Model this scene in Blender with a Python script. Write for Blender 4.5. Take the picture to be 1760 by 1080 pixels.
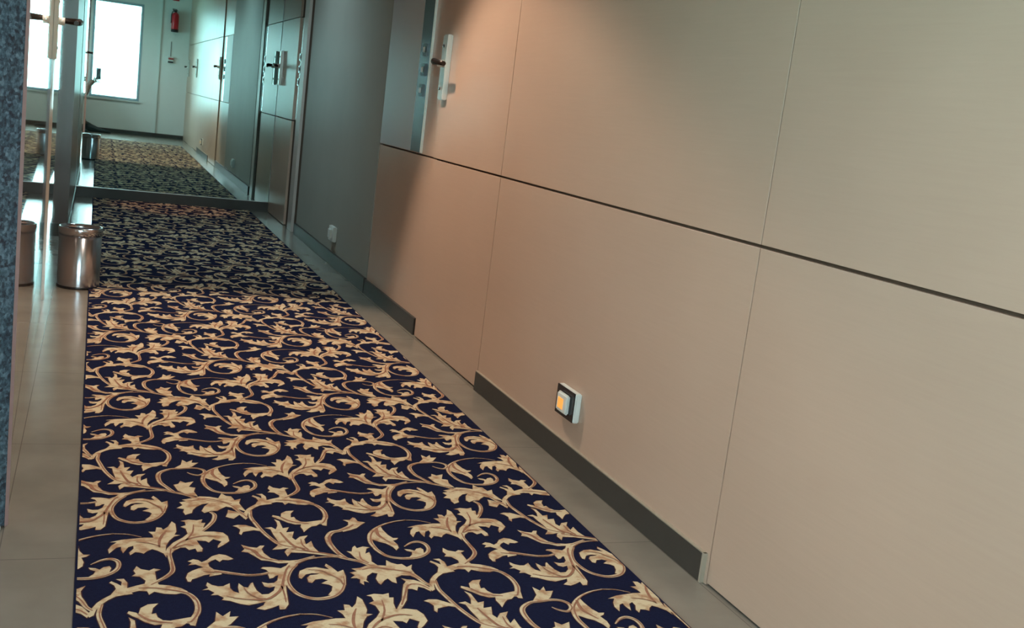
import bpy, bmesh, math, random
from mathutils import Matrix, Vector, noise

for o in list(bpy.data.objects):
    bpy.data.objects.remove(o, do_unlink=True)
S = bpy.context.scene
COL = S.collection

# ------------------------------------------------------------------ camera
CAM_H = 0.92
cam_data = bpy.data.cameras.new('camera')
cam = bpy.data.objects.new('camera', cam_data)
COL.objects.link(cam)
rot = Matrix(((0.93037759, -0.05066161, -0.36308531),
              (-0.34604006, 0.20567451, -0.91539842),
              (0.12105295, 0.97730824, 0.17382401)))
cam.matrix_world = Matrix.Translation((0, 0, CAM_H)) @ rot.to_4x4()
cam_data.sensor_width = 36.0
cam_data.sensor_fit = 'HORIZONTAL'
cam_data.lens = 1878.2 / 1760 * 36.0
cam_data.clip_start = 0.01
S.camera = cam

# ------------------------------------------------------------------ view
S.view_settings.view_transform = 'Standard'
S.view_settings.look = 'None'
S.view_settings.gamma = 1
S.view_settings.use_curve_mapping = False
S.view_settings.exposure = 0.2

# ------------------------------------------------------------------ daylight outside the window
W = bpy.data.worlds.new('outdoors')
S.world = W
W.use_nodes = True
wn, wl = W.node_tree.nodes, W.node_tree.links
wn.clear()
w_out = wn.new('ShaderNodeOutputWorld')
w_bg = wn.new('ShaderNodeBackground')
w_tc = wn.new('ShaderNodeTexCoord')
w_sep = wn.new('ShaderNodeSeparateXYZ')
w_ramp = wn.new('ShaderNodeValToRGB')
w_noise = wn.new('ShaderNodeTexNoise')
w_noise.inputs['Scale'].default_value = 9.0
w_add = wn.new('ShaderNodeMath'); w_add.operation = 'MULTIPLY_ADD'
w_add.inputs[1].default_value = 0.22
wl.new(w_tc.outputs['Generated'], w_sep.inputs[0])
wl.new(w_tc.outputs['Generated'], w_noise.inputs['Vector'])
wl.new(w_noise.outputs['Fac'], w_add.inputs[0])
wl.new(w_sep.outputs['Z'], w_add.inputs[2])
e = w_ramp.color_ramp.elements
e[0].position = 0.0; e[0].color = (0.28, 0.58, 0.56, 1)
e[1].position = 0.30; e[1].color = (0.76, 0.95, 1.0, 1)
k = w_ramp.color_ramp.elements.new(0.09); k.color = (0.52, 0.88, 0.90, 1)
wl.new(w_add.outputs[0], w_ramp.inputs[0])
wl.new(w_ramp.outputs[0], w_bg.inputs['Color'])
w_bg.inputs['Strength'].default_value = 17.5
wl.new(w_bg.outputs[0], w_out.inputs[0])
# light portal filling the window opening: it only guides sampling of the sky
pd = bpy.data.lights.new('window_daylight', 'AREA')
pd.shape = 'RECTANGLE'; pd.size = 0.70; pd.size_y = 1.44
pd.cycles.is_portal = True
po = bpy.data.objects.new('window_daylight', pd)
COL.objects.link(po)
po.location = (0.23, -0.90, 1.21)
po.rotation_euler = (math.radians(90), 0, math.radians(180))

pd2 = bpy.data.lights.new('lobby_fill_portal', 'AREA')  # sampling portal for the added lobby opening
pd2.shape = 'RECTANGLE'; pd2.size = 1.3; pd2.size_y = 0.66
pd2.cycles.is_portal = True
po2 = bpy.data.objects.new('lobby_fill_portal', pd2)
COL.objects.link(po2)
po2.location = (-1.38, 0.75, 1.25)
po2.rotation_euler = (math.radians(90), 0, math.radians(-90))

DOWN = [(0.40, 4.15, 2.40, 165, 84, (1.0, 0.78, 0.60), -20, 0.30),
        (-0.02, 0.95, 2.40, 46, 138, (0.98, 0.88, 0.82), -12, 0.9),
        (0.55, 8.15, 2.40, 45, 24, (1.0, 0.45, 0.30), 0, 0.6),
        (0.50, 6.50, 2.40, 62, 130, (0.66, 0.93, 1.0), 0, 0.9)]  # last entry: unseen cool fill lamp, added to lift the far stretch
for x, y, z, pw, ang, c, tilt, blend in DOWN:
    sd = bpy.data.lights.new('downlight_beam', 'SPOT')
    sd.energy = pw; sd.color = c; sd.spot_size = math.radians(ang); sd.spot_blend = blend
    sd.shadow_soft_size = 0.05
    so = bpy.data.objects.new('downlight_beam', sd)
    COL.objects.link(so)
    so.location = (x, y, z - 0.04)
    so.rotation_euler = (math.radians(tilt), 0, 0)

# ------------------------------------------------------------------ materials
def new_mat(name):
    m = bpy.data.materials.new(name); m.use_nodes = True
    nt = m.node_tree
    b = nt.nodes['Principled BSDF']
    return m, nt, b

def plain(name, col, rough=0.5, metal=0.0, spec=0.5, coat=0.0, bump=0.0, bscale=200, var=0.0, vscale=8, emit=None):
    m, nt, b = new_mat(name)
    b.inputs['Base Color'].default_value = (*col, 1)
    b.inputs['Roughness'].default_value = rough
    b.inputs['Metallic'].default_value = metal
    b.inputs['Specular IOR Level'].default_value = spec
    b.inputs['Coat Weight'].default_value = coat
    b.inputs['Coat Roughness'].default_value = 0.03
    tc = nt.nodes.new('ShaderNodeTexCoord')
    if var:
        n = nt.nodes.new('ShaderNodeTexNoise'); n.inputs['Scale'].default_value = vscale
        n.inputs['Detail'].default_value = 5
        r = nt.nodes.new('ShaderNodeMapRange')
        r.inputs['To Min'].default_value = 1 - var; r.inputs['To Max'].default_value = 1 + var
        mx = nt.nodes.new('ShaderNodeVectorMath'); mx.operation = 'SCALE'
        mx.inputs[0].default_value = col
        nt.links.new(tc.outputs['Object'], n.inputs['Vector'])
        nt.links.new(n.outputs['Fac'], r.inputs['Value'])
        nt.links.new(r.outputs[0], mx.inputs['Scale'])
        nt.links.new(mx.outputs[0], b.inputs['Base Color'])
    if bump:
        n = nt.nodes.new('ShaderNodeTexNoise'); n.inputs['Scale'].default_value = bscale
        bp = nt.nodes.new('ShaderNodeBump'); bp.inputs['Strength'].default_value = bump
        bp.inputs['Distance'].default_value = 0.002
        nt.links.new(tc.outputs['Object'], n.inputs['Vector'])
        nt.links.new(n.outputs['Fac'], bp.inputs['Height'])
        nt.links.new(bp.outputs[0], b.inputs['Normal'])
    if emit:
        b.inputs['Emission Color'].default_value = (*emit[0], 1)
        b.inputs['Emission Strength'].default_value = emit[1]
    return m

def laminate(name, c1, c2, rough, coat=0.0, spec=0.5):
    """wood-grain laminate: faint horizontal figure, slight cloudiness"""
    m, nt, b = new_mat(name)
    tc = nt.nodes.new('ShaderNodeTexCoord')
    mp = nt.nodes.new('ShaderNodeMapping'); mp.inputs['Scale'].default_value = (3, 2.2, 46)
    n = nt.nodes.new('ShaderNodeTexNoise'); n.inputs['Scale'].default_value = 3.0
    n.inputs['Detail'].default_value = 8; n.inputs['Roughness'].default_value = 0.65
    n2 = nt.nodes.new('ShaderNodeTexNoise'); n2.inputs['Scale'].default_value = 2.3
    n2.inputs['Detail'].default_value = 3
    ad = nt.nodes.new('ShaderNodeMix'); ad.data_type = 'FLOAT'; ad.inputs[0].default_value = 0.62
    r = nt.nodes.new('ShaderNodeValToRGB')
    r.color_ramp.elements[0].position = 0.34; r.color_ramp.elements[0].color = (*c1, 1)
    r.color_ramp.elements[1].position = 0.66; r.color_ramp.elements[1].color = (*c2, 1)
    nt.links.new(tc.outputs['Object'], mp.inputs[0]); nt.links.new(mp.outputs[0], n.inputs['Vector'])
    nt.links.new(tc.outputs['Object'], n2.inputs['Vector'])
    nt.links.new(n.outputs['Fac'], ad.inputs[2]); nt.links.new(n2.outputs['Fac'], ad.inputs[3])
    nt.links.new(ad.outputs[0], r.inputs[0]); nt.links.new(r.outputs[0], b.inputs['Base Color'])
    b.inputs['Roughness'].default_value = rough
    b.inputs['Specular IOR Level'].default_value = spec
    b.inputs['Coat Weight'].default_value = coat
    b.inputs['Coat Roughness'].default_value = 0.02
    return m

M_LAM = laminate('tan_laminate', (0.475, 0.338, 0.258), (0.52, 0.375, 0.288), 0.36)
M_LAM_G = laminate('glossy_tan_laminate', (0.45, 0.34, 0.26), (0.50, 0.38, 0.30), 0.06, coat=1.0)
M_GREY = plain('grey_green_panel', (0.34, 0.345, 0.31), 0.52, spec=0.35, var=0.10, vscale=3)
M_JAMB = plain('pale_jamb_paint', (0.52, 0.47, 0.43), 0.4)
M_BACK = plain('dark_brown_gap', (0.085, 0.050, 0.030), 0.7)
M_BASE = plain('charcoal_skirting', (0.043, 0.040, 0.036), 0.42, var=0.2, vscale=20)
M_BEAD = plain('pale_silicone_bead', (0.34, 0.30, 0.24), 0.5)
M_WALL = plain('white_wall_paint', (0.78, 0.82, 0.81), 0.55, var=0.04)
M_CEIL = plain('ceiling_paint', (0.62, 0.61, 0.58), 0.8, bump=0.1)
M_MIRR = plain('greenish_mirror', (0.64, 0.85, 0.83), 0.012, metal=1.0)
M_STEEL = plain('stainless_steel', (0.62, 0.63, 0.68), 0.15, metal=1.0, var=0.08, vscale=60)
M_BIN = plain('brushed_bin_steel', (0.58, 0.60, 0.66), 0.24, metal=1.0)
M_BIN.node_tree.nodes['Principled BSDF'].inputs['Anisotropic'].default_value = 0.8
M_BIN.node_tree.nodes['Principled BSDF'].inputs['Anisotropic Rotation'].default_value = 0.25
_tg = M_BIN.node_tree.nodes.new('ShaderNodeTangent'); _tg.direction_type = 'RADIAL'; _tg.axis = 'Z'
M_BIN.node_tree.links.new(_tg.outputs[0], M_BIN.node_tree.nodes['Principled BSDF'].inputs['Tangent'])
M_STEEL_D = plain('steel_inside', (0.20, 0.18, 0.18), 0.4, metal=0.8)
M_SATIN = plain('satin_metal', (0.66, 0.68, 0.66), 0.32, metal=0.7)
M_BRIGHT = plain('polished_metal', (0.85, 0.86, 0.82), 0.28, metal=0.35)
M_DARKM = plain('dark_bronze_metal', (0.03, 0.022, 0.020), 0.25, metal=0.5)
M_BLACK = plain('black_plastic', (0.012, 0.012, 0.016), 0.25)
M_WHITE = plain('white_plastic', (0.72, 0.76, 0.74), 0.3)
M_ORANGE = plain('orange_neon_window', (0.9, 0.42, 0.10), 0.3, emit=((1.0, 0.42, 0.08), 0.5))
M_RED = plain('fire_red_enamel', (0.62, 0.02, 0.035), 0.3)
M_REDD = plain('dull_red_plastic', (0.45, 0.05, 0.05), 0.5)
def pile_mix(name, c1, c2):
    m, nt, b = new_mat(name)
    tc = nt.nodes.new('ShaderNodeTexCoord')
    n = nt.nodes.new('ShaderNodeTexNoise'); n.inputs['Scale'].default_value = 42; n.inputs['Detail'].default_value = 4
    n2 = nt.nodes.new('ShaderNodeTexNoise'); n2.inputs['Scale'].default_value = 420
    r = nt.nodes.new('ShaderNodeValToRGB')
    r.color_ramp.elements[0].position = 0.46; r.color_ramp.elements[0].color = (*c1, 1)
    r.color_ramp.elements[1].position = 0.66; r.color_ramp.elements[1].color = (*c2, 1)
    bp = nt.nodes.new('ShaderNodeBump'); bp.inputs['Strength'].default_value = 0.6; bp.inputs['Distance'].default_value = 0.002
    nt.links.new(tc.outputs['Object'], n.inputs['Vector']); nt.links.new(n.outputs['Fac'], r.inputs[0])
    nt.links.new(r.outputs[0], b.inputs['Base Color'])
    nt.links.new(tc.outputs['Object'], n2.inputs['Vector']); nt.links.new(n2.outputs['Fac'], bp.inputs['Height'])
    nt.links.new(bp.outputs[0], b.inputs['Normal'])
    b.inputs['Roughness'].default_value = 0.95; b.inputs['Specular IOR Level'].default_value = 0.1
    return m
M_NAVY = plain('navy_carpet_pile', (0.006, 0.009, 0.034), 0.95, spec=0.08, bump=0.6, bscale=420, var=0.45, vscale=160)
M_CREAM = pile_mix('cream_carpet_pile', (0.60, 0.50, 0.34), (0.40, 0.235, 0.14))
M_ROSE = plain('rose_brown_carpet_pile', (0.30, 0.145, 0.095), 0.95, spec=0.1, bump=0.6, bscale=420, var=0.3, vscale=90)
M_PLUM = plain('plum_carpet_outline', (0.060, 0.026, 0.028), 0.95, spec=0.08, bump=0.6, bscale=420, var=0.3, vscale=90)
M_SHOE = plain('dark_leather', (0.012, 0.03, 0.035), 0.5)
M_TROU = plain('dark_trouser_cloth', (0.012, 0.028, 0.034), 0.9)
M_SHIRT = plain('grey_shirt_cloth', (0.10, 0.11, 0.11), 0.9)
M_SKIN = plain('skin', (0.15, 0.085, 0.055), 0.55)
M_PIER = plain('dark_brown_laminate', (0.13, 0.085, 0.075), 0.30)
M_LPLATE = plain('dull_grey_green_metal', (0.36, 0.39, 0.35), 0.5)
M_HAIR = plain('black_hair', (0.01, 0.008, 0.008), 0.6)

def tile_mat():
    m, nt, b = new_mat('polished_grey_beige_tile')
    tc = nt.nodes.new('ShaderNodeTexCoord')
    br = nt.nodes.new('ShaderNodeTexBrick')
    br.offset = 0.0
    mp = nt.nodes.new('ShaderNodeMapping'); mp.inputs['Location'].default_value = (0.13, -0.035, 0)
    n = nt.nodes.new('ShaderNodeTexNoise'); n.inputs['Scale'].default_value = 7; n.inputs['Detail'].default_value = 6
    r = nt.nodes.new('ShaderNodeValToRGB')
    r.color_ramp.elements[0].position = 0.3; r.color_ramp.elements[0].color = (0.185, 0.170, 0.145, 1)
    r.color_ramp.elements[1].position = 0.7; r.color_ramp.elements[1].color = (0.230, 0.212, 0.182, 1)
    br.inputs['Scale'].default_value = 1.0
    br.inputs['Brick Width'].default_value = 0.69; br.inputs['Row Height'].default_value = 0.69
    br.inputs['Mortar Size'].default_value = 0.0012; br.inputs['Mortar Smooth'].default_value = 0.3
    br.inputs['Mortar'].default_value = (0.12, 0.11, 0.095, 1)
    nt.links.new(tc.outputs['Object'], mp.inputs[0]); nt.links.new(mp.outputs[0], br.inputs['Vector'])
    nt.links.new(tc.outputs['Object'], n.inputs['Vector']); nt.links.new(n.outputs['Fac'], r.inputs[0])
    nt.links.new(r.outputs[0], br.inputs['Color1']); nt.links.new(r.outputs[0], br.inputs['Color2'])
    nt.links.new(br.outputs['Color'], b.inputs['Base Color'])
    b.inputs['Roughness'].default_value = 0.22
    return m
M_TILE = tile_mat()

def granite_mat():
    m, nt, b = new_mat('speckled_blue_grey_granite')
    tc = nt.nodes.new('ShaderNodeTexCoord')
    v = nt.nodes.new('ShaderNodeTexVoronoi'); v.inputs['Scale'].default_value = 150
    v.inputs['Randomness'].default_value = 1
    n = nt.nodes.new('ShaderNodeTexNoise'); n.inputs['Scale'].default_value = 85; n.inputs['Detail'].default_value = 6
    n.inputs['Roughness'].default_value = 0.7
    ad = nt.nodes.new('ShaderNodeMix'); ad.data_type = 'RGBA'; ad.inputs[0].default_value = 0.72
    bw = nt.nodes.new('ShaderNodeRGBToBW')
    r = nt.nodes.new('ShaderNodeValToRGB'); cr = r.color_ramp
    cr.elements[0].position = 0.36; cr.elements[0].color = (0.008, 0.016, 0.036, 1)
    cr.elements[1].position = 0.70; cr.elements[1].color = (0.20, 0.32, 0.43, 1)
    k = cr.elements.new(0.50); k.color = (0.048, 0.105, 0.155, 1)
    nt.links.new(tc.outputs['Object'], v.inputs['Vector']); nt.links.new(tc.outputs['Object'], n.inputs['Vector'])
    nt.links.new(v.outputs['Color'], ad.inputs[6]); nt.links.new(n.outputs['Fac'], ad.inputs[7])
    nt.links.new(ad.outputs[2], bw.inputs[0]); nt.links.new(bw.outputs[0], r.inputs[0])
    nt.links.new(r.outputs[0], b.inputs['Base Color'])
    b.inputs['Roughness'].default_value = 0.35
    return m
M_GRAN = granite_mat()
M_EDGE = plain('pale_pink_stone_edge', (0.42, 0.30, 0.31), 0.35, var=0.15, vscale=40)

def pane_mat():
    m = bpy.data.materials.new('clear_window_glass'); m.use_nodes = True
    nt = m.node_tree; nt.nodes.clear()
    o = nt.nodes.new('ShaderNodeOutputMaterial'); mx = nt.nodes.new('ShaderNodeMixShader')
    t = nt.nodes.new('ShaderNodeBsdfTransparent'); g = nt.nodes.new('ShaderNodeBsdfGlossy')
    t.inputs[0].default_value = (0.96, 0.98, 0.97, 1); g.inputs['Roughness'].default_value = 0.0
    f = nt.nodes.new('ShaderNodeFresnel'); f.inputs[0].default_value = 1.45
    nt.links.new(f.outputs[0], mx.inputs[0]); nt.links.new(t.outputs[0], mx.inputs[1]); nt.links.new(g.outputs[0], mx.inputs[2])
    nt.links.new(mx.outputs[0], o.inputs[0])
    return m
M_PANE = pane_mat()

# ------------------------------------------------------------------ helpers
def bx(bm, x0, x1, y0, y1, z0, z1, bev=0.0, mi=0, seg=2):
    vs = [bm.verts.new((x, y, z)) for x in (x0, x1) for y in (y0, y1) for z in (z0, z1)]
    idx = [(0, 1, 3, 2), (4, 6, 7, 5), (0, 4, 5, 1), (2, 3, 7, 6), (0, 2, 6, 4), (1, 5, 7, 3)]
    fs = [bm.faces.new([vs[i] for i in q]) for q in idx]
    for f in fs: f.material_index = mi
    if bev:
        es = list({e_ for f in fs for e_ in f.edges})
        bmesh.ops.bevel(bm, geom=es, offset=bev, segments=seg, affect='EDGES', material=mi)

def prism(bm, poly, z0, z1, mi=0):
    a = [bm.verts.new((x, y, z0)) for x, y in poly]
    b = [bm.verts.new((x, y, z1)) for x, y in poly]
    n = len(poly)
    fs = [bm.faces.new(a[::-1]), bm.faces.new(b)]
    for i in range(n):
        fs.append(bm.faces.new((a[i], a[(i + 1) % n], b[(i + 1) % n], b[i])))
    for f in fs: f.material_index = mi

def lathe(bm, prof, n=48, cx=0, cy=0, cz=0, mi=0, axis='Z'):
    """prof: list of (radius, height); closed if it starts and ends on the axis"""
    rings = []
    for r, h in prof:
        ring = []
        if r < 1e-6:
            p = (0, 0, h)
            ring = [p]
        else:
            for i in range(n):
                a = 2 * math.pi * i / n
                ring.append((r * math.cos(a), r * math.sin(a), h))
        vs = []
        for p in ring:
            if axis == 'X': p = (p[2], p[0], p[1])
            if axis == 'Y': p = (p[0], p[2], p[1])
            vs.append(bm.verts.new((p[0] + cx, p[1] + cy, p[2] + cz)))
        rings.append(vs)
    for a, b in zip(rings, rings[1:]):
        if len(a) == 1 and len(b) == 1: continue
        for i in range(n):
            j = (i + 1) % n
            if len(a) == 1: f = bm.faces.new((a[0], b[j], b[i]))
            elif len(b) == 1: f = bm.faces.new((a[i], a[j], b[0]))
            else: f = bm.faces.new((a[i], a[j], b[j], b[i]))
            f.smooth = True; f.material_index = mi

def tube(bm, pts, r, n=10, mi=0):
    pts = [Vector(p) for p in pts]
    rr = r if isinstance(r, (list, tuple)) else [r] * len(pts)
    rings = []
    up = Vector((0, 0, 1))
    for i, p in enumerate(pts):
        d = (pts[min(i + 1, len(pts) - 1)] - pts[max(i - 1, 0)]).normalized()
        s = d.cross(up)
        if s.length < 0.05: s = d.cross(Vector((0, 1, 0)))
        s.normalize(); t = s.cross(d)
        rings.append([bm.verts.new(p + rr[i] * (math.cos(2 * math.pi * k / n) * s + math.sin(2 * math.pi * k / n) * t)) for k in range(n)])
    for a, b in zip(rings, rings[1:]):
        for i in range(n):
            f = bm.faces.new((a[i], a[(i + 1) % n], b[(i + 1) % n], b[i])); f.smooth = True; f.material_index = mi
    bm.faces.new(rings[0][::-1]).material_index = mi; bm.faces.new(rings[-1]).material_index = mi

def obj(name, bm, mats, parent=None, recalc=True):
    if recalc: bmesh.ops.recalc_face_normals(bm, faces=bm.faces[:])
    me = bpy.data.meshes.new(name)
    bm.to_mesh(me); bm.free()
    for m in (mats if isinstance(mats, (list, tuple)) else [mats]): me.materials.append(m)
    o = bpy.data.objects.new(name, me); COL.objects.link(o)
    if parent:
        o.parent = parent
    return o

def B(): return bmesh.new()

def struct(name, bm, mats, label=None, parent=None):
    o = obj(name, bm, mats, parent)
    if parent is None: o['kind'] = 'structure'
    if label: o['label'] = label
    return o

def thing(name, label, cat, loc=(0, 0, 0), group=None):
    o = bpy.data.objects.new(name, None); COL.objects.link(o)
    o.location = loc; o.empty_display_size = 0.05
    o['label'] = label; o['category'] = cat
    if group: o['group'] = group
    return o

def tag(o, label, cat, group=None):
    o['label'] = label; o['category'] = cat
    if group: o['group'] = group
    return o

RX = 1.26          # face of the right wall
MY = 8.50          # plane of the end mirror
WY = -0.75         # inner face of the window wall
HC = 2.45          # ceiling height
# ------------------------------------------------------------------ floor and ceiling
bm = B(); bx(bm, -1.4, 1.45, -0.98, 8.62, -0.06, 0.0)
struct('floor', bm, M_TILE, 'polished grey beige tiled floor showing at both sides of the carpet')
bm = B(); bx(bm, -1.4, 1.45, -0.98, 8.62, HC, HC + 0.08)
struct('ceiling', bm, M_CEIL)

# ------------------------------------------------------------------ right wall: flush laminate boards over a dark backing
G = 0.0032
ZG = (0.7275, 0.7345)
ZU = (1.428, 1.434)          # upper horizontal groove
def boards(bm, spans, face, z_from, lo=True, thick=0.018):
    for y0, y1 in spans:
        for z0, z1 in ((z_from, ZG[0]), (ZG[1], ZU[0]), (ZU[1], HC)):
            bx(bm, face, face + thick, y0 + G / 2, y1 - G / 2, z0, z1, 0.0005, seg=1)
bm = B()
bx(bm, 1.30, 1.42, WY - 0.23, 8.60, 0.0, HC, mi=1)
bx(bm, RX + 0.0165, 1.30, WY, 4.232, 0.0, HC, mi=1)
boards(bm, [(WY, -0.60), (0.20, 1.02), (1.872, 3.428)], RX, 0.0)
boards(bm, [(4.25, 5.178)], RX + 0.012, 0.0)
bx(bm, RX + 0.0285, 1.30, 4.232, 7.30, 0.0, HC, mi=1)
bx(bm, RX + 0.0165, 1.30, 7.30, 8.60, 0.0, HC, mi=1)
wall_right = struct('wall_right', bm, [M_LAM, M_BACK], 'tan wood laminate wall boards with dark grooves')
# grey stretch of wall beyond
bm = B()
bx(bm, RX + 0.010, RX + 0.04, 5.182, 7.265, 0.0, HC, 0.002)
struct('trim_1', bm, M_GREY, 'grey green wall section between the tan boards and the far door')
bm = B(); bx(bm, RX - 0.002, RX + 0.03, 7.385, 7.545, 0.0, HC, 0.002)
struct('trim_2', bm, M_JAMB, 'pale upright jamb strip at the far door')

def door(name, y0, y1, label, lock_y, z0=0.006, mat=None, x_face=RX, sgn=1):
    m = mat or M_LAM
    b_ = B()
    for a, b in ((z0, ZG[0]), (ZG[1], ZU[0]), (ZU[1], HC - 0.002)):
        bx(b_, x_face, x_face + 0.016, y0 + 0.002, y1 - 0.002, a, b, 0.0005, seg=1)
    d = struct(name, b_, m, label)
    return d

def lock_set(parent, x, y, lever_dir=-1, face=-1, part_label=None, dz=0.0, so=0.058, th=0.019, em=None):
    """face=-1: sits on a wall at the right, sticking out towards -x; +1: on the left wall"""
    s = face
    bp = B()
    xa, xb = sorted((x, x + s * th))
    bx(bp, xa, xb, y - 0.034, y + 0.034, 0.962 + dz, 1.212 + dz, 0.004)
    pl = obj('lock_plate', bp, em or M_SATIN, parent)
    if part_label: pl['label'] = part_label
    bs = B()
    xa, xb = sorted((x + s * 0.0005, x + s * (th + 0.002)))
    bx(bs, xa, xb, y - 0.0375, y - 0.0335, 0.964 + dz, 1.210 + dz, 0.0012)
    obj('plate_edge', bs, em or M_BRIGHT, pl)  # paler metal stands in for window light on the plate's near side
    bk = B(); lathe(bk, [(0, 0), (0.014, 0), (0.014, s * 0.022), (0.0, s * 0.022)], 20, x + s * th, y - 0.004, 1.10 + dz, axis='X')
    obj('lever_collar', bk, M_BRIGHT, pl)
    bl = B()
    xs = x + s * so; zl = 1.104 + dz
    tube(bl, [(x + s * 0.035, y, zl), (xs, y, zl), (xs + s * 0.004, y + lever_dir * 0.02, zl), (xs, y + lever_dir * 0.075, zl - 0.004), (xs - s * 0.004, y + lever_dir * 0.125, zl - 0.008)], [0.010, 0.0125, 0.013, 0.010, 0.009], 12)
    obj('lever_handle', bl, M_DARKM, pl)
    bk = B()
    for zz in (1.168, 1.005):
        lathe(bk, [(0, 0), (0.006, 0), (0.006, s * 0.003), (0, s * 0.003)], 14, x + s * th, y + 0.012, zz + dz, axis='X')
    obj('screw_cap', bk, M_BLACK, pl)
    return pl

d1 = door('door_1', 1.02, 1.872, 'nearest tan laminate door on the right, reaching the floor', 1.07)
lock_set(d1, RX, 1.08)
d2 = door('door_2', 3.428, 4.232, 'tan laminate door on the right with the lever lock', 4.18)
lock_set(d2, RX, 4.172, part_label='long satin metal lock plate, near side coloured brighter as if window lit')
d3 = door('door_3', 7.72, 8.49, 'far door on the right beside the end mirror', 8.4)
lock_set(d3, RX, 8.36)
d5 = door('door_5', -0.60, 0.20, 'door on the right beside the window wall, seen in the mirror', 0)
lock_set(d5, RX, -0.38)

# skirting on the right
def skirt(bm, x0, x1, y0, y1, zt=0.064):
    bx(bm, x0, x1, y0, y1, 0.0, zt, 0.001)
bm = B()
skirt(bm, RX - 0.009, RX + 0.004, 1.890, 3.425)
skirt(bm, RX + 0.001, RX + 0.014, 4.262, 5.180, 0.070)
skirt(bm, RX - 0.002, RX + 0.012, 5.182, 7.270, 0.075)
bx(bm, RX - 0.0085, RX + 0.001, 1.884, 3.425, 0.064, 0.0665, mi=1)
bx(bm, RX - 0.010, RX + 0.001, 1.8825, 1.889, 0.0, 0.0665, mi=1)
struct('baseboard_right', bm, [M_BASE, M_BEAD], 'charcoal skirting along the right wall, broken at the doors')

# ------------------------------------------------------------------ end wall: skirting and mirror
bm = B(); bx(bm, -0.40, 1.45, MY + 0.005, MY + 0.10, 0.0, HC)
struct('wall_back', bm, M_WALL, 'end wall behind the big mirror')
bm = B(); bx(bm, -0.108, RX, MY - 0.012, MY + 0.006, 0.0, 0.072, 0.001)
struct('baseboard_back', bm, M_BASE, 'dark skirting under the end mirror')
mt = thing('wall_mirror', 'large greenish floor to ceiling mirror closing the end of the corridor', 'mirror', (0.57, MY, 0.073))
bm = B(); bx(bm, -0.683, 0.688, -0.003, 0.004, 0.0, 2.36)
obj('mirror_glass', bm, M_MIRR, mt)
bm = B()
bx(bm, -0.683, 0.688, -0.005, 0.004, -0.0006, 0.004)
obj('bottom_channel', bm, M_SATIN, mt)

# ------------------------------------------------------------------ left wall
LA, LB = (-0.135, 2.27), (-0.176, 5.85)
def left_x(y): return LA[0] + (LB[0] - LA[0]) * (y - LA[1]) / (LB[1] - LA[1])
def left_slab(bm, y0, y1, z0, z1, t=0.03, mi=0, off=0.0):
    prism(bm, [(left_x(y0) + off, y0), (left_x(y1) + off, y1), (left_x(y1) - t, y1), (left_x(y0) - t, y0)], z0, z1, mi)
bm = B()
left_slab(bm, 2.29, 3.780, 0.0, HC)
prism(bm, [(-0.168, 2.29), (-0.196, 4.60), (-0.40, 4.60), (-0.40, 2.29)], 0, HC, 1)
bx(bm, -0.40, -0.156, 4.602, 6.40, 0.0, HC, 0.002)
struct('wall_left', bm, [M_LAM_G, M_BACK], 'glossy tan laminate wall on the left')
bm = B(); left_slab(bm, 3.782, 4.598, 0.006, HC - 0.002, 0.028)
d4 = struct('door_4', bm, M_LAM_G, 'glossy tan door on the left with a lever lock')
lock_set(d4, left_x(4.38), 4.38, lever_dir=-1, face=1, dz=-0.03, so=0.082, th=0.015, em=M_LPLATE)
bm = B(); bx(bm, -0.40, -0.116, 6.401, MY + 0.004, 0.0, HC, 0.002)
struct('trim_3', bm, M_PIER, 'projecting wall pier on the left beside the mirror')
bm = B()
bx(bm, -0.155, -0.108, 6.388, 6.402, 0.0, 0.070, 0.001)
bx(bm, -0.115, -0.108, 6.402, MY - 0.012, 0.0, 0.070, 0.001)
struct('baseboard_left', bm, M_BASE, 'dark skirting round the left pier')

# granite column at the near left
bm = B()
prism(bm, [(-0.1298, 2.2660), (-0.139, 2.30), (-0.42, 2.30), (-0.90, 2.30), (-0.90, 1.90), (-0.46, 1.90), (-0.42, 1.895)], 0.004, HC)
struct('trim_4', bm, M_GRAN, 'speckled blue grey granite facing at the left edge')
bm = B()
prism(bm, [(-0.1235, 2.2775), (-0.1250, 2.292), (-0.138, 2.30), (-0.1295, 2.2665)], 0.0, HC)
struct('trim_5', bm, M_EDGE, 'pale pink polished edge strip of the granite facing')
bm = B()
prism(bm, [(-0.1355, 2.2515), (-0.1365, 2.262), (-0.43, 1.905), (-0.42, 1.888)], 0.0, 0.006)
struct('trim_6', bm, M_WHITE, 'thin white bead under the granite')
# lobby to the left of the camera
bm = B(); bx(bm, -1.4, -0.90, 1.90, 2.0, 0, HC); bx(bm, -1.4, -1.3, WY, 0.10, 0, HC); bx(bm, -1.4, -1.3, 1.40, 1.90, 0, HC)
bx(bm, -1.4, -1.3, 0.10, 1.40, 0, 0.90); bx(bm, -1.4, -1.3, 0.10, 1.40, 1.56, HC)  # opening added so that sky light brightens the near corridor
struct('wall_left_lobby', bm, M_WALL)

bm = B()
for a_ in ((0.101, 0.135, 0.901, 1.559), (1.365, 1.399, 0.901, 1.559), (0.135, 1.365, 0.901, 0.93), (0.135, 1.365, 1.53, 1.559)):
    bx(bm, -1.36, -1.305, a_[0], a_[1], a_[2], a_[3], 0.002)
w2 = struct('lobby_fill_window', bm, M_WHITE, 'unseen lobby window added to bring in fill daylight from the left')
bm = B(); bx(bm, -1.335, -1.330, 0.135, 1.365, 0.93, 1.53)
obj('window_pane', bm, M_PANE, w2)

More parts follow.
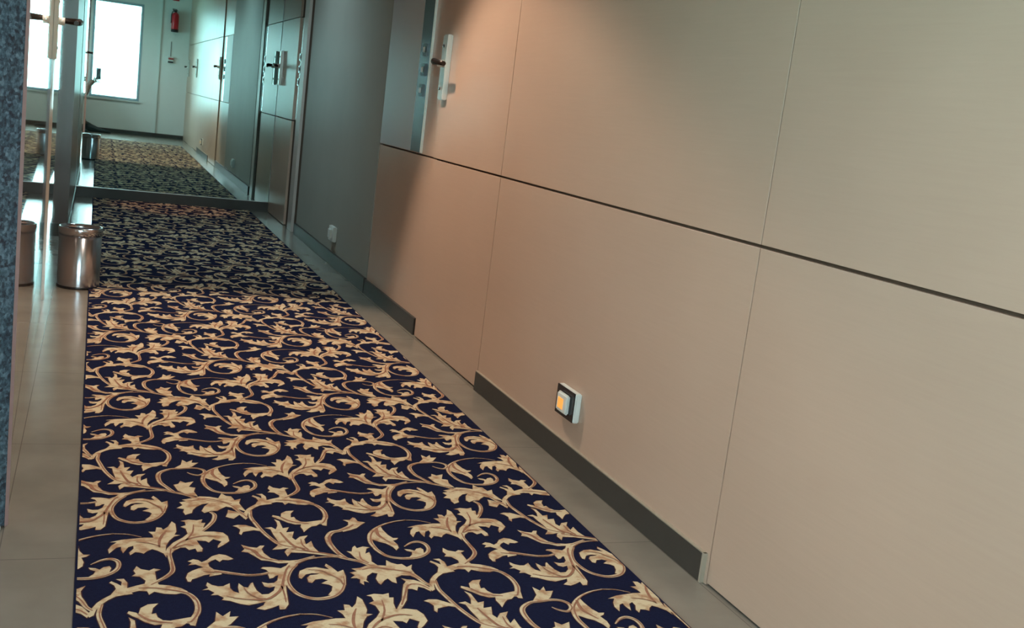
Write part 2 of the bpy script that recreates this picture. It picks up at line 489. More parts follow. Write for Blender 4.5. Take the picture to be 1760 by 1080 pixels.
# ------------------------------------------------------------------ window wall behind the camera (seen in the mirror)
WX0, WX1, WZ0, WZ1 = -0.12, 0.585, 0.505, 1.935
bm = B()
y0, y1 = WY - 0.20, WY
bx(bm, -1.4, WX0, y0, y1, 0, HC); bx(bm, WX1, 1.30, y0, y1, 0, HC)
bx(bm, WX0, WX1, y0, y1, 0, WZ0); bx(bm, WX0, WX1, y0, y1, WZ1, HC)
struct('wall_front', bm, M_WALL, 'pale wall with the bright window, seen in the mirror')
bm = B()
ya, yb = WY - 0.13, WY + 0.004
t = 0.038
bx(bm, WX0 + .001, WX0 + t, ya, yb, WZ0, WZ1, 0.003); bx(bm, WX1 - t, WX1 - .001, ya, yb, WZ0, WZ1, 0.003)
bx(bm, WX0 + t, WX1 - t, ya, yb, WZ1 - t, WZ1 - .001, 0.003); bx(bm, WX0 + t, WX1 - t, ya, yb, WZ0 + .001, WZ0 + t, 0.003)
win = struct('window_1', bm, plain('blue_grey_window_frame', (0.30, 0.42, 0.50), 0.4), 'bright window at the end behind the viewpoint, seen in the mirror')
bm = B(); bx(bm, WX0 + t, WX1 - t, ya + 0.04, ya + 0.046, WZ0 + t, WZ1 - t)
obj('window_pane', bm, M_PANE, win)
bm = B(); bx(bm, WX0 - 0.03, WX1 + 0.02, WY - 0.02, WY + 0.03, WZ0 - 0.022, WZ0, 0.004)
obj('window_sill', bm, M_WHITE, win)
bm = B(); tube(bm, [(0.05, WY - 0.05, 1.825), (0.20, WY - 0.05, 1.832), (0.385, WY - 0.05, 1.840)], 0.006)
obj('stay_bar', bm, M_STEEL_D, win)
bm = B(); bx(bm, 0.832, 0.852, WY - 0.001, WY + 0.02, 0.06, HC, 0.004)
struct('trim_7', bm, M_WHITE, 'slim white upright strip on the window wall')
bm = B()
bx(bm, -1.3, RX, WY, WY + 0.012, 0.0, 0.060, 0.001)
struct('baseboard_front', bm, M_BASE, 'dark skirting under the window')

# ------------------------------------------------------------------ carpet with acanthus scroll pattern
TILE_ALL = [('s',[(-156,716),(-164,636),(-152,558),(-137,481),(-115,406),(-83,333),(-26,293),(-45,282),(53,240),(111,210),(154,177),(210,139),(247,98),(300,65),(364,35),(395,-8),(419,-74),(438,-103)],[7,8,9,9,9,9,9,9,9,9,10,9,9,9,9,9,8,8]),('s',[(149,187),(80,195),(7,180),(-48,139),(-53,127),(-84,73),(-107,-3),(-105,-71),(-86,-131),(-50,-167),(-11,-178),(38,-162),(76,-118),(102,-52),(112,9)],[4,5,6,7,8,9,9,9,9,10,11,11,11,9,5]),('s',[(37,207),(-10,181),(-55,158)],[5,6,6]),('p',[(-57,31),(-46,70),(-14,95),(21,100),(58,81),(71,76),(60,109),(68,129),(83,99),(100,49),(125,67),(123,8),(108,-68),(81,-126),(51,-159),(24,-149),(44,-115),(54,-78),(44,-62),(17,-48),(37,-31),(48,-24),(28,-7),(0,-12),(-18,-41),(-30,-33),(-28,6),(-13,28),(15,33),(27,40),(-3,46),(-28,37),(-51,0),(-59,8)]),('m',[(97,-67),(93,-21),(67,21),(38,63),(-11,75)],[3,4,4,3,2]),('p',[(-33,166),(-72,157),(-91,122),(-115,100),(-149,114),(-182,117),(-191,106),(-173,92),(-167,72),(-172,49),(-171,11),(-157,17),(-144,35),(-134,38),(-144,-7),(-160,-28),(-183,-30),(-204,-17),(-199,-55),(-182,-67),(-160,-58),(-170,-94),(-193,-121),(-218,-122),(-232,-88),(-237,-51),(-238,-17),(-246,-24),(-260,-60),(-275,-55),(-290,-20),(-296,-53),(-298,-103),(-317,-87),(-326,-57),(-323,-17),(-335,-27),(-349,-40),(-368,-39),(-388,-26),(-403,-2),(-409,-28),(-403,-50),(-426,-66),(-404,-64),(-385,-91),(-399,-111),(-375,-110),(-356,-137),(-365,-153),(-337,-163),(-304,-191),(-275,-204),(-243,-193),(-214,-183),(-223,-209),(-251,-234),(-225,-247),(-196,-233),(-169,-215),(-171,-249),(-152,-248),(-134,-212),(-130,-170),(-125,-106),(-120,-62),(-109,-33),(-85,57),(-55,119)]),('m',[(-78,121),(-97,82),(-120,-2),(-138,-75),(-164,-124),(-202,-163),(-242,-166),(-302,-152),(-346,-127)],[3,4,5,6,6,6,5,3,2]),('m',[(-276,-62),(-266,-106),(-237,-152),(-208,-162)],[2,3,3,3]),('m',[(-136,-60),(-137,-134),(-141,-197)],[3,3,2]),('s',[(-167,64),(-198,51),(-247,48),(-294,64),(-337,83),(-371,97)],[8,8,9,10,11,12]),('m',[(-198,50),(-248,44),(-294,58),(-337,75),(-372,82),(-409,93)],[3,3,4,4,4,2]),('p',[(-369,109),(-336,94),(-345,64),(-374,55),(-391,49),(-386,68),(-409,62),(-439,38),(-455,29),(-462,7),(-472,11),(-476,45),(-467,83),(-450,104),(-423,125),(-406,132),(-415,144),(-432,161),(-460,156),(-444,178),(-459,192),(-438,210),(-420,201),(-408,180),(-387,198),(-365,233),(-336,252),(-311,241),(-293,215),(-285,202),(-306,192),(-328,197),(-340,178),(-354,204),(-372,189),(-385,170),(-383,138)]),('p',[(-239,339),(-211,315),(-181,304),(-165,325),(-148,324),(-164,290),(-161,251),(-141,199),(-113,177),(-70,169),(-32,174),(-20,161),(-67,148),(-118,148),(-148,171),(-180,182),(-199,221),(-221,260),(-245,270),(-231,295)]),('m',[(-232,308),(-196,271),(-182,219),(-153,188),(-98,163)],[5,8,8,4,3]),('p',[(-68,607),(-49,582),(-46,504),(-19,512),(-39,457),(-5,464),(-23,400),(-13,373),(11,408),(46,419),(24,379),(22,325),(50,359),(49,297),(61,244),(111,210),(109,197),(60,218),(0,240),(-51,248),(-71,211),(-76,254),(-63,283),(-50,295),(-83,284),(-122,281),(-100,312),(-85,342),(-89,386),(-96,442),(-99,493),(-122,510),(-92,518),(-77,492),(-64,534),(-62,572)]),('m',[(112,214),(5,265),(7,278),(-30,311),(-50,384),(-64,458)],[3,5,6,6,5,3]),('m',[(23,268),(7,318),(10,380)],[4,4,2]),('p',[(-138,472),(-168,488),(-194,480),(-216,472),(-227,440),(-234,455),(-224,496),(-235,524),(-251,539),(-229,550),(-197,546),(-174,526),(-152,505),(-138,500)]),('p',[(252,-243),(249,-290),(290,-292),(325,-304),(341,-342),(342,-394),(319,-428),(290,-461),(293,-436),(311,-397),(293,-381),(280,-370),(260,-404),(249,-388),(214,-381),(221,-422),(231,-463),(226,-492),(208,-495),(203,-461),(178,-474),(166,-449),(146,-448),(121,-475),(105,-513),(109,-513),(90,-522),(84,-502),(95,-454),(122,-397),(162,-348),(184,-308),(180,-255),(161,-233),(183,-218),(182,-180),(165,-169),(198,-157),(230,-166),(255,-156),(247,-194),(264,-195)]),('p',[(129,-173),(142,-200),(142,-254),(141,-285),(131,-316),(154,-322),(129,-336),(108,-376),(93,-425),(89,-474),(88,-541),(80,-502),(58,-472),(39,-456),(19,-474),(6,-497),(-6,-487),(-25,-481),(-44,-508),(-47,-484),(-30,-447),(-30,-418),(-50,-431),(-70,-488),(-76,-454),(-76,-425),(-94,-434),(-121,-489),(-124,-451),(-112,-413),(-91,-380),(-118,-378),(-72,-356),(-30,-348),(13,-340),(49,-342),(46,-311),(32,-280),(59,-281),(65,-234),(84,-240),(90,-262),(111,-231)]),('m',[(67,-443),(69,-384),(83,-324),(103,-273)],[3,6,6,2]),('m',[(70,-433),(25,-396),(-20,-384)],[3,4,2]),('m',[(115,-456),(150,-398),(192,-360),(250,-337),(296,-350)],[3,5,6,5,2]),('m',[(119,-456),(166,-424),(199,-436)],[3,5,3]),('m',[(173,-379),(204,-299),(214,-214)],[4,4,2]),('s',[(107,-455),(101,-518),(104,-588),(104,-662),(79,-713),(42,-754),(19,-778)],[8,8,8,9,9,8,8]),('m',[(104,-588),(101,-671),(71,-726)],[3,4,3]),('p',[(-30,1024),(-16,996),(14,980),(31,997),(55,986),(34,970),(35,925),(36,882),(43,855),(81,844),(118,819),(141,788),(97,770),(58,778),(24,798),(5,774),(0,804),(-28,810),(-59,796),(-64,813),(-69,835),(-37,853),(-6,868),(-2,893),(-21,930),(-49,936),(-35,957),(-42,984)]),('p',[(-186,687),(-171,725),(-151,755),(-124,785),(-106,833),(-112,863),(-128,886),(-121,898),(-101,875),(-88,857),(-85,891),(-105,914),(-78,916),(-66,881),(-68,839),(-56,804),(-50,787),(-78,781),(-107,771),(-133,745),(-158,708),(-173,670),(-180,632),(-195,618),(-199,641)]),('s',[(102,795),(139,771),(160,724),(166,670),(159,615),(134,556),(118,550)],[10,9,10,10,11,11,8]),('m',[(-29,831),(26,827),(92,800),(139,771),(158,720)],[3,4,5,4,3]),('p',[(160,584),(146,520),(130,526),(125,549),(100,521),(80,516),(62,495),(36,454),(36,483),(32,513),(39,542),(14,541),(-15,563),(-39,596),(-55,612),(-72,637),(-67,652),(-43,638),(-36,626),(-27,672),(-2,698),(33,702),(14,668),(7,622),(22,628),(26,597),(42,572),(66,566),(98,575),(126,583),(142,586)]),('m',[(-36,626),(-13,589),(21,563),(73,547)],[4,5,5,3]),('s',[(621,529),(569,560),(510,568),(512,568),(452,551),(391,514),(344,463),(314,408),(298,334),(302,271),(307,244),(330,189),(368,162),(414,155),(465,166),(509,202),(529,246),(528,296),(505,322),(471,313),(431,275)],[2,3,3,4,5,6,9,11,10,9,9,9,9,11,11,9,8,9,10,7,2]),('p',[(382,510),(382,461),(391,403),(405,369),(428,368),(416,350),(398,341),(407,299),(403,263),(387,238),(381,274),(361,312),(335,332),(318,351),(305,361),(326,435),(356,482)]),('m',[(360,482),(348,415),(359,367),(382,319)],[5,8,6,2]),('p',[(424,249),(448,242),(463,228),(477,249),(498,257),(504,238),(495,194),(464,162),(424,165),(442,190),(449,216),(430,230)])]
TILE_POINTED = [('p',[(176,244),(196,238),(209,281),(222,298),(225,271),(254,287),(281,276),(264,264),(248,213),(268,229),(266,185),(256,135),(272,96),(237,99),(210,139),(195,182),(188,217)]),('m',[(241,120),(219,163),(227,232)],[4,4,2]),('p',[(248,102),(275,96),(306,89),(319,143),(334,116),(355,98),(374,101),(387,70),(415,93),(400,49),(403,7),(416,-34),(426,-74),(408,-65),(395,-32),(380,-11),(346,-4),(316,-25),(308,-75),(293,-62),(283,-30),(266,-44),(243,-81),(237,-65),(236,-26),(254,20),(235,30),(207,0),(195,-38),(201,-58),(183,-44),(177,-79),(166,-58),(173,-28),(162,-15),(139,-13),(161,12),(146,38),(176,47),(160,73),(197,78),(225,96)]),('m',[(199,57),(242,74),(298,57),(363,31),(394,16)],[3,4,4,3,3]),('p',[(336,-31),(357,-45),(383,-51),(406,-73),(432,-129),(423,-159),(404,-127),(384,-113),(371,-146),(355,-130),(338,-128),(326,-165),(309,-222),(283,-269),(257,-309),(245,-307),(262,-274),(290,-220),(312,-148),(331,-89),(348,-63)]),('m',[(423,-136),(392,-95),(349,-98),(314,-178),(279,-262)],[3,4,5,4,4]),('s',[(160,172),(148,199),(133,247),(122,319),(123,373),(129,400),(154,445),(191,462),(232,494),(262,526)],[9,10,11,12,12,12,12,11,12,14]),('m',[(138,204),(128,274),(129,354),(141,409)],[3,4,4,2]),('p',[(206,481),(241,517),(249,556),(231,582),(262,581),(280,610),(289,600),(293,564),(323,548),(300,524),(272,487),(237,464),(203,447)])]
TILE_CURLED = [('s',[(158,173),(131,236),(105,305),(101,390),(117,443),(163,483),(208,490),(253,497),(289,490),(314,463),(311,422),(284,395),(255,409),(235,436)],[9,9,10,11,10,9,9,9,8,8,8,8,6,2]),('p',[(224,616),(243,580),(273,616),(265,573),(297,574),(263,518),(232,490),(192,483),(166,476),(214,545)]),('p',[(163,267),(185,279),(196,317),(216,291),(254,310),(228,240),(256,227),(246,178),(258,116),(212,141),(177,191)]),('p',[(267,116),(310,109),(345,90),(365,151),(382,119),(403,113),(414,64),(443,81),(429,28),(439,-32),(450,-78),(427,-55),(399,-30),(369,-12),(342,-40),(325,-63),(299,-62),(270,-84),(260,-61),(278,-3),(299,31),(268,20),(240,-14),(224,-48),(218,-82),(189,-103),(183,-69),(189,-35),(158,-23),(186,11),(174,46),(204,57),(187,76),(228,93)]),('m',[(222,57),(285,85),(340,60),(397,17)],[3,4,3,3]),('s',[(295,-73),(310,-108),(299,-174),(270,-238),(242,-285)],[7,9,9,9,8]),('p',[(373,-53),(405,-77),(437,-101),(447,-147),(435,-169),(415,-112),(386,-155),(368,-144),(355,-132),(368,-87)]),('m',[(379,-87),(421,-95),(443,-146)],[2,3,3])]

CX0, CX1, CY0, CY1 = 0.006, 1.114, 1.02, 8.42
CZ = 0.007
bm = B()
bx(bm, CX0, CX1, CY0, CY1, 0.0, CZ, mi=0)
pb = B()
def smooth_line(pts, wd, sub=4):
    out = []
    n = len(pts)
    for i in range(n - 1):
        p0 = pts[max(i - 1, 0)]; p1 = pts[i]; p2 = pts[i + 1]; p3 = pts[min(i + 2, n - 1)]
        for s in range(sub):
            t_ = s / sub
            q = []
            for a, b, c, d in zip(p0, p1, p2, p3):
                q.append(0.5 * ((2 * b) + (c - a) * t_ + (2 * a - 5 * b + 4 * c - d) * t_ ** 2 + (-a + 3 * b - 3 * c + d) * t_ ** 3))
            out.append((q[0], q[1], wd[i] + (wd[i + 1] - wd[i]) * t_))
    out.append((*pts[-1], wd[-1]))
    return out
def ribbon(bm_, line, z, mi, dx, dy, extra=0.0):
    L, R_ = [], []
    for i, (x, y, w) in enumerate(line):
        a = line[max(i - 1, 0)]; b = line[min(i + 1, len(line) - 1)]
        tx, ty = b[0] - a[0], b[1] - a[1]
        l = math.hypot(tx, ty) or 1
        h = w / 2000 + extra
        L.append(bm_.verts.new((x + dx - ty / l * h, y + dy + tx / l * h, z)))
        R_.append(bm_.verts.new((x + dx + ty / l * h, y + dy - tx / l * h, z)))
    for i in range(len(line) - 1):
        f = bm_.faces.new((L[i], R_[i], R_[i + 1], L[i + 1])); f.material_index = mi
from mathutils.geometry import tessellate_polygon
def flat_poly(bm_, pts, z, mi, dx, dy):
    tri = tessellate_polygon([[Vector((x, y, 0)) for x, y in pts]])
    vs = [bm_.verts.new((x + dx, y + dy, z)) for x, y in pts]
    for a, b, c in tri:
        try:
            f = bm_.faces.new((vs[a], vs[b], vs[c])); f.material_index = mi
        except ValueError: pass
def grow(pts, d):
    """offset outline outwards by d (for the dark outline of the leaves)"""
    A = sum(pts[i][0] * pts[(i + 1) % len(pts)][1] - pts[(i + 1) % len(pts)][0] * pts[i][1] for i in range(len(pts)))
    s = 1 if A > 0 else -1
    out = []
    n = len(pts)
    for i in range(n):
        a, b, c = pts[i - 1], pts[i], pts[(i + 1) % n]
        def nm(p, q):
            tx, ty = q[0] - p[0], q[1] - p[1]; l = math.hypot(tx, ty) or 1
            return ty / l * s, -tx / l * s
        n1, n2 = nm(a, b), nm(b, c)
        nx, ny = n1[0] + n2[0], n1[1] + n2[1]
        l = math.hypot(nx, ny)
        if l < 0.5: nx, ny, l = nx, ny, 0.5 if l < 1e-6 else max(l, 0.5)
        out.append((b[0] + nx / l * d, b[1] + ny / l * d))
    return out
OX, OY = 0.438, 1.960
UV, VV = (0.309, 0.431), (-0.003, 0.818)
def conv(L):
    r = []
    for e_ in L:
        pts = [(x / 2000, y / 2000) for x, y in e_[1]]
        if e_[0] == 'p': r.append(('p', pts, grow(pts, 0.0022)))
        elif e_[0] == 's': r.append(('s', smooth_line(pts, e_[2]), None))
        else: r.append(('m', smooth_line(pts, e_[2], 3), None))
    return r
T_ALL, T_EV, T_OD = conv(TILE_ALL), conv(TILE_POINTED), conv(TILE_CURLED)
for i in range(-4, 5):
    for j in range(-5, 12):
        dx = OX + i * UV[0] + j * VV[0]; dy = OY + i * UV[1] + j * VV[1]
        if dx < CX0 - 0.55 or dx > CX1 + 0.55 or dy < CY0 - 0.7 or dy > CY1 + 0.7: continue
        k = 0
        for kind, g, g2 in T_ALL + (T_EV if i % 2 == 0 else T_OD):
            k += 1
            zz = CZ + 0.0006 + k * 0.000012
            if kind == 'p':
                flat_poly(pb, g2, CZ + 0.0003 + k * 0.000004, 3, dx, dy)
                flat_poly(pb, g, zz, 1, dx, dy)
            elif kind == 's':
                ribbon(pb, g, CZ + 0.0003 + k * 0.000004, 3, dx, dy, 0.0016)
                ribbon(pb, g, zz, 1, dx, dy)
                ribbon(pb, [(x_ + 0.0012, y_ - 0.0016, w_ * 0.34) for x_, y_, w_ in g], zz + 0.0006, 2, dx, dy)
            else:
                ribbon(pb, g, CZ + 0.0016, 2, dx, dy)
for co, no in (((CX0 + 0.004, 0, 0), (-1, 0, 0)), ((CX1 - 0.004, 0, 0), (1, 0, 0)), ((0, CY0 + 0.004, 0), (0, -1, 0)), ((0, CY1 - 0.004, 0), (0, 1, 0))):
    bmesh.ops.bisect_plane(pb, geom=pb.verts[:] + pb.edges[:] + pb.faces[:], plane_co=co, plane_no=no, clear_outer=True)
for f in pb.faces:
    f.normal_update()
    if f.normal.z < 0: f.normal_flip()
tmp = bpy.data.meshes.new('pattern'); pb.to_mesh(tmp); pb.free()
bmesh.ops.recalc_face_normals(bm, faces=bm.faces[:])
bm.from_mesh(tmp); bpy.data.meshes.remove(tmp)
carpet = obj('carpet_runner', bm, [M_NAVY, M_CREAM, M_ROSE, M_PLUM], recalc=False)
tag(carpet, 'long navy blue carpet runner with cream scrolling acanthus leaf pattern', 'carpet')

# ------------------------------------------------------------------ steel bin
bx_, by_ = -0.036, 4.935
R0, HB = 0.085, 0.256
bn = thing('waste_bin', 'small round stainless steel waste bin standing by the left wall', 'bin', (bx_, by_, 0))
bm = B()
lathe(bm, [(0, 0.006), (R0 - 0.004, 0.006), (R0 - 0.001, 0.0), (R0, 0.004), (R0, HB - 0.004), (R0 - 0.0025, HB - 0.004), (R0 - 0.0025, 0.010), (0, 0.010)], 64)
obj('bin_body', bm, [M_BIN], bn)
bm = B()
lathe(bm, [(R0 - 0.002, HB - 0.030), (R0 + 0.0025, HB - 0.030), (R0 + 0.0035, HB), (R0 + 0.001, HB + 0.003), (R0 - 0.007, HB + 0.001), (R0 - 0.006, HB - 0.030), (R0 - 0.002, HB - 0.030)], 64)
obj('bin_rim', bm, M_STEEL, bn)
bm = B(); lathe(bm, [(R0 - 0.002, 0.0), (R0 + 0.002, 0.0), (R0 + 0.002, 0.010), (R0 - 0.001, 0.012)], 64)
obj('base_ring', bm, M_BLACK, bn)
bm = B(); lathe(bm, [(0, 0.012), (R0 - 0.0045, 0.012), (R0 - 0.0045, HB - 0.032), (R0 - 0.006, HB - 0.032), (R0 - 0.006, 0.015), (0, 0.015)], 48)
obj('inner_liner', bm, M_STEEL_D, bn)
bm = B()
for c in range(-2, 3):
    for q in range(15):
        a = math.pi + math.radians(-38) + c * 0.16
        z = 0.045 + q * 0.0122
        cxh, cyh = math.cos(a) * (R0 + 0.0004), math.sin(a) * (R0 + 0.0004)
        tx, ty = -math.sin(a), math.cos(a)
        w, h = 0.0042, 0.0026
        vs = [bm.verts.new((cxh + tx * w * math.cos(p), cyh + ty * w * math.cos(p), z + h * math.sin(p))) for p in [2 * math.pi * k_ / 10 for k_ in range(10)]]
        bm.faces.new(vs)
obj('perforations', bm, M_BLACK, bn)

# ------------------------------------------------------------------ sockets
def socket(x, y, z, label, glow=True):
    t_ = thing('wall_socket', label, 'socket', (x, y, z), 'sockets low on the right wall')
    b_ = B(); bx(b_, -0.018, 0.0, -0.062, 0.062, -0.041, 0.041, 0.003)
    obj('back_box', b_, M_WHITE, t_)
    b_ = B(); bx(b_, -0.0205, -0.0175, -0.058, 0.0615, -0.0405, 0.0405, 0.0008)
    obj('face_plate', b_, M_BLACK if glow else M_WHITE, t_)
    b_ = B(); bx(b_, -0.032, -0.020, -0.034, 0.034, -0.027, 0.027, 0.004)
    r_ = obj('rocker', b_, M_WHITE, t_)
    b_ = B(); bx(b_, -0.0332, -0.0315, -0.013, 0.022, -0.017, 0.013, 0.0006)
    obj('neon_window', b_, M_ORANGE if glow else M_WHITE, r_)
    return t_
socket(RX, 2.652, 0.176, 'black and white socket with an orange neon low on the tan wall')
socket(RX + 0.010, 6.02, 0.178, 'small white socket low on the far grey green wall section', glow=False)

# ------------------------------------------------------------------ door call panels
def call_panel(y0, y1, z0, z1, x, label):
    t_ = thing('call_panel', label, 'call panel', (x, (y0 + y1) / 2, z0), 'call panels beside the room doors')
    h = (y1 - y0) / 2
    b_ = B(); bx(b_, -0.006, 0, -h + 0.006, h, 0.0, z1 - z0, 0.001)
    obj('steel_plate', b_, M_STEEL, t_)
    b_ = B(); bx(b_, -0.010, 0, -h - 0.002, -h + 0.006, 0.0, z1 - z0, 0.001)
    obj('bright_edge', b_, M_BRIGHT, t_)
    for zz in (1.162, 1.080, 0.995):
        b_ = B(); bx(b_, -0.013, -0.005, -0.030, 0.030, zz - z0 - 0.026, zz - z0 + 0.026, 0.003)
        q = obj('call_button', b_, M_BLACK, t_)
        b_ = B(); bx(b_, -0.016, -0.012, -0.014, 0.014, zz - z0 - 0.012, zz - z0 + 0.012, 0.002)
        obj('button_cap', b_, M_WHITE, q)
    return t_
call_panel(4.44, 4.61, 0.738, 1.424, RX + 0.012, 'steel call panel with three dark buttons above the groove beside the lever lock door')
call_panel(7.56, 7.705, 0.738, 1.424, RX + 0.0165, 'steel call panel with three dark buttons beside the far door')
bm = B(); bx(bm, -0.004, 0, -0.275, 0.275, 0.0, 0.688, 0.001)
sp = obj('grey_sheet', bm, plain('blue_grey_sheet', (0.50, 0.56, 0.62), 0.42)); sp.location = (RX + 0.012, 4.895, 0.737)
tag(sp, 'smooth blue grey sheet on the wall above the groove, beyond the call panel', 'panel')

# ------------------------------------------------------------------ fire extinguisher, call point, red sign (seen in the mirror)
ex = thing('fire_extinguisher', 'red fire extinguisher hanging on the window wall, seen in the mirror', 'fire extinguisher', (1.03, WY + 0.072, 1.60))
r = 0.052
bm = B(); lathe(bm, [(0, 0.0), (r * 0.85, 0.0), (r, 0.012), (r, 0.235), (r * 0.85, 0.262), (r * 0.4, 0.280), (0.014, 0.286), (0, 0.286)], 32)
obj('cylinder', bm, M_RED, ex)
bm = B(); lathe(bm, [(0, -0.008), (r * 0.9, -0.008), (r + 0.002, 0.0), (r + 0.002, 0.035), (0, 0.035)], 32)
obj('base_cap', bm, M_BLACK, ex)
bm = B(); lathe(bm, [(0, 0.280), (0.017, 0.280), (0.017, 0.310), (0, 0.310)], 20)
bx(bm, -0.045, 0.030, -0.010, 0.010, 0.305, 0.318, 0.003); bx(bm, -0.050, 0.020, -0.008, 0.008, 0.322, 0.332, 0.003)
obj('valve', bm, M_BLACK, ex)
bm = B(); tube(bm, [(-0.012, 0, 0.300), (-0.045, 0, 0.290), (-0.058, 0.004, 0.240), (-0.057, 0.004, 0.120)], 0.007)
obj('hose', bm, M_BLACK, ex)
bm = B(); bx(bm, -0.012, 0.012, -0.071, -0.045, 0.18, 0.30, 0.002)
obj('wall_bracket', bm, M_BLACK, ex)
cp = thing('alarm_call_point', 'small dark and red alarm call point below the extinguisher, seen in the mirror', 'call point', (1.005, WY, 1.18))
bm = B(); bx(bm, -0.042, 0.042, 0, 0.030, -0.050, 0.050, 0.004); obj('case', bm, M_WHITE, cp)
bm = B(); bx(bm, -0.036, 0.040, 0.029, 0.040, 0.004, 0.032, 0.003); obj('red_bar', bm, M_REDD, cp)
bm = B(); bx(bm, -0.040, 0.036, 0.029, 0.040, -0.044, -0.020, 0.003); obj('black_bar', bm, M_BLACK, cp)
bm = B(); tube(bm, [(0.0, WY + 0.005, 1.45 - 1.18 + 1.18), (0.0, WY + 0.005, 1.231)], 0.003)
for v_ in bm.verts: v_.co.x += 1.0
cb = obj('alarm_cable', bm, M_BLACK); tag(cb, 'thin cable running down the wall to the alarm call point', 'cable')
bm = B(); bx(bm, 0.985, 1.075, WY, WY + 0.006, 2.055, 2.20, 0.001)
sg = obj('red_sign', bm, M_RED); tag(sg, 'red sign plate on the wall above the extinguisher', 'sign')

# ------------------------------------------------------------------ recessed downlights, and the added cool fill lamp in the same housing
for n_, (x, y, z, pw, ang, c, tilt, blend) in enumerate(DOWN):
    t_ = thing('ceiling_downlight', ['recessed ceiling downlight in front of the lever lock door', 'recessed ceiling downlight nearest the window', 'recessed ceiling downlight next to the mirror', 'added cool fill lamp above the grey green wall section'][n_], 'downlight', (x, y, HC), 'ceiling downlights')
    bm = B(); lathe(bm, [(0.052, 0), (0.072, 0), (0.070, -0.006), (0.052, -0.004), (0.052, 0)], 32)
    obj('trim_ring', bm, M_WHITE, t_)
    bm = B(); lathe(bm, [(0, -0.0022), (0.051, -0.0022), (0.051, -0.001), (0, -0.001)], 32)
    obj('lens', bm, plain('lamp_lens_%s' % 'abcd'[n_], (0.9, 0.85, 0.75), 0.4, emit=(c, 6.0)), t_)

# ------------------------------------------------------------------ person with the phone (seen small in the mirror)
def skin(name, verts, edges, rad, mat, parent, root=0, sub=2):
    me = bpy.data.meshes.new(name)
    me.from_pydata(verts, edges, [])
    o = bpy.data.objects.new(name, me); COL.objects.link(o)
    o.parent = parent
    me.materials.append(mat)
    sm = o.modifiers.new('skin', 'SKIN'); sm.use_smooth_shade = True
    if not me.skin_vertices: 
        me.attributes.new('skin', 'FLOAT', 'POINT') if False else None
    for i, v_ in enumerate(me.skin_vertices[0].data):
        rr = rad[i]; v_.radius = rr if isinstance(rr, tuple) else (rr, rr)
        v_.use_root = (i == root)
    s_ = o.modifiers.new('sub', 'SUBSURF'); s_.levels = sub; s_.render_levels = sub
    return o
pr = thing('person', 'person in dark clothes crouching at the left holding up a phone, seen in the mirror', 'person', (-0.55, -0.36, 0))
def P(*a): return tuple((x + 0.55, y + 0.36, z) for x, y, z in a)
V = P((-0.60, -0.36, 0.30), (-0.58, -0.36, 0.46), (-0.54, -0.35, 0.64), (-0.51, -0.34, 0.76), (-0.48, -0.33, 0.85), (-0.45, -0.32, 0.94), (-0.45, -0.32, 1.04),
      (-0.52, -0.19, 0.72), (-0.46, -0.12, 0.58), (-0.30, -0.08, 0.47), (-0.16, -0.075, 0.54), (-0.115, -0.070, 0.68), (-0.050, -0.062, 0.750),
      (-0.50, -0.49, 0.72), (-0.44, -0.53, 0.56), (-0.36, -0.52, 0.46), (-0.30, -0.44, 0.47), (-0.25, -0.38, 0.50),
      (-0.60, -0.25, 0.28), (-0.36, -0.24, 0.46), (-0.40, -0.22, 0.26), (-0.44, -0.22, 0.10), (-0.33, -0.21, 0.04),
      (-0.60, -0.47, 0.28), (-0.37, -0.50, 0.44), (-0.27, -0.47, 0.26), (-0.16, -0.43, 0.11), (-0.02, -0.43, 0.05))
E_ = [(0, 1), (1, 2), (2, 3), (3, 4), (4, 5), (5, 6), (3, 7), (7, 8), (8, 9), (9, 10), (10, 11), (11, 12), (3, 13), (13, 14), (14, 15), (15, 16), (16, 17),
      (0, 18), (18, 19), (19, 20), (20, 21), (21, 22), (0, 23), (23, 24), (24, 25), (25, 26), (26, 27)]
RD = [.12, .125, .13, .11, .052, .085, .082, .06, .052, .048, .042, .038, .040, .06, .048, .042, .034, .03, .085, .07, .055, .042, .04, .085, .07, .055, .042, .035]
body = skin('body', V, E_, RD, M_SKIN, pr)
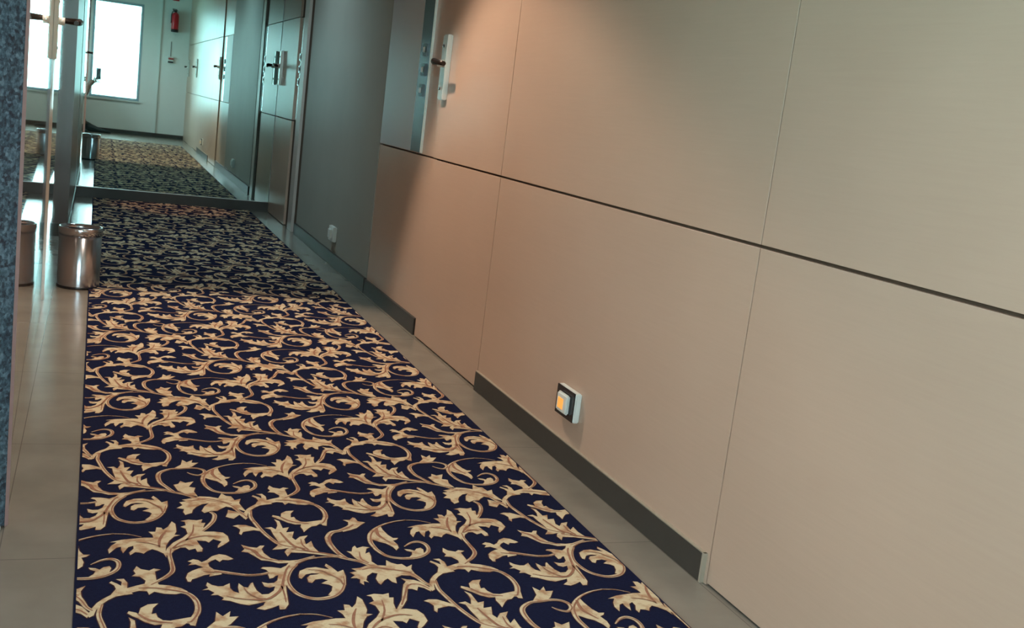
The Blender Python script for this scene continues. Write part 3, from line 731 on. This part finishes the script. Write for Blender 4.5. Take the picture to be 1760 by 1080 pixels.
# clothes follow the same joints with a little more girth
idx = [0, 1, 2, 3, 7, 8, 9, 10, 13, 14, 15, 16]
mp_ = {a: b for b, a in enumerate(idx)}
skin('shirt', [V[i] for i in idx], [(mp_[a], mp_[b]) for a, b in E_ if a in mp_ and b in mp_], [RD[i] + .014 for i in idx], M_SHIRT, pr, 1)
idx = [0, 18, 19, 20, 21, 23, 24, 25, 26]
mp_ = {a: b for b, a in enumerate(idx)}
skin('trousers', [V[i] for i in idx], [(mp_[a], mp_[b]) for a, b in E_ if a in mp_ and b in mp_], [RD[i] + .016 for i in idx], M_TROU, pr)
for q, sx in (((-0.44, -0.22), 0.0), ((-0.125, -0.43), 0.0)):
    bm = B()
    sec = [(-0.10, .030, .045, .085), (-0.06, .038, .05, .12), (0.0, .042, .05, .145), (0.06, .042, .05, .110), (0.13, .046, .05, .075), (0.20, .046, .04, .052), (0.26, .034, .03, .040), (0.285, .012, .02, .025)]
    rings = []
    for (dx_, hw, _, ht) in sec:
        ring = []
        for k_ in range(12):
            a = 2 * math.pi * k_ / 12
            ring.append(bm.verts.new((q[0] + dx_ * 1.18 + 0.55, q[1] + 0.36 + hw * math.cos(a), ht / 2 + ht / 2 * math.sin(a))))
        rings.append(ring)
    for a, b in zip(rings, rings[1:]):
        for k_ in range(12):
            f = bm.faces.new((a[k_], a[(k_ + 1) % 12], b[(k_ + 1) % 12], b[k_])); f.smooth = True
    bm.faces.new(rings[0]); bm.faces.new(rings[-1])
    obj('shoe', bm, M_SHOE, pr)
bm = B()
for (cx, cy, cz, a, b, c) in ((-0.465, -0.325, 1.035, .098, .088, .085),):
    lathe(bm, [(0, 1)] + [(math.sin(t_ * math.pi / 12), math.cos(t_ * math.pi / 12)) for t_ in range(1, 8)] + [(0, math.cos(7 * math.pi / 12))], 24)
    for v_ in bm.verts: v_.co = (v_.co.x * a + cx + 0.55, v_.co.y * b + cy + 0.36, v_.co.z * c + cz)
obj('hair', bm, M_HAIR, pr)
# face details towards the phone (+x, +y)
for s_ in (-1, 1):
    bm = B()
    lathe(bm, [(0, .009), (.007, .004), (.009, 0), (.007, -.004), (0, -.009)], 12, -0.372 + 0.55, -0.29 + s_ * 0.032 + 0.36, 1.0)
    obj('eye', bm, M_BLACK, pr)
bm = B(); tube(bm, P((-0.378, -0.30, 1.0), (-0.352, -0.295, 0.965), (-0.372, -0.297, 0.955)), [.006, .012, .008]); obj('nose', bm, M_SKIN, pr)
bm = B(); tube(bm, P((-0.377, -0.325, 0.925), (-0.365, -0.298, 0.922), (-0.373, -0.27, 0.925)), [.003, .006, .003]); obj('mouth', bm, M_REDD, pr)
# five fingers round the phone
FG = [[(-0.045, -0.060, 0.772), (-0.020, -0.052, 0.788), (0.020, -0.045, 0.794), (0.040, -0.034, 0.797)],
      [(-0.045, -0.058, 0.755), (-0.018, -0.052, 0.767), (0.024, -0.045, 0.773), (0.044, -0.034, 0.775)],
      [(-0.045, -0.056, 0.739), (-0.018, -0.050, 0.746), (0.022, -0.044, 0.751), (0.042, -0.034, 0.752)],
      [(-0.045, -0.053, 0.724), (-0.020, -0.047, 0.728), (0.014, -0.043, 0.731), (0.033, -0.034, 0.732)],
      [(-0.060, -0.055, 0.745), (-0.056, -0.034, 0.775), (-0.049, -0.024, 0.802), (-0.045, -0.020, 0.822)]]
for g in FG:
    bm = B(); tube(bm, P(*g), [.011, .009, .0085, .0065], 10)
    obj('finger', bm, M_SKIN, pr)
ph = thing('mobile_phone', 'dark phone held up in the hand of the crouching person', 'phone', (0, -0.018, 0.775))
bm = B(); bx(bm, -0.034, 0.034, -0.006, 0.004, 0.0, 0.155, 0.0035); obj('phone_case', bm, M_BLACK, ph)
bm = B(); lathe(bm, [(0, .0), (.009, .0), (.009, .003), (0, .003)], 20, 0, 0.004, 0.140, axis='Y'); obj('camera_lens', bm, M_BLACK, ph)
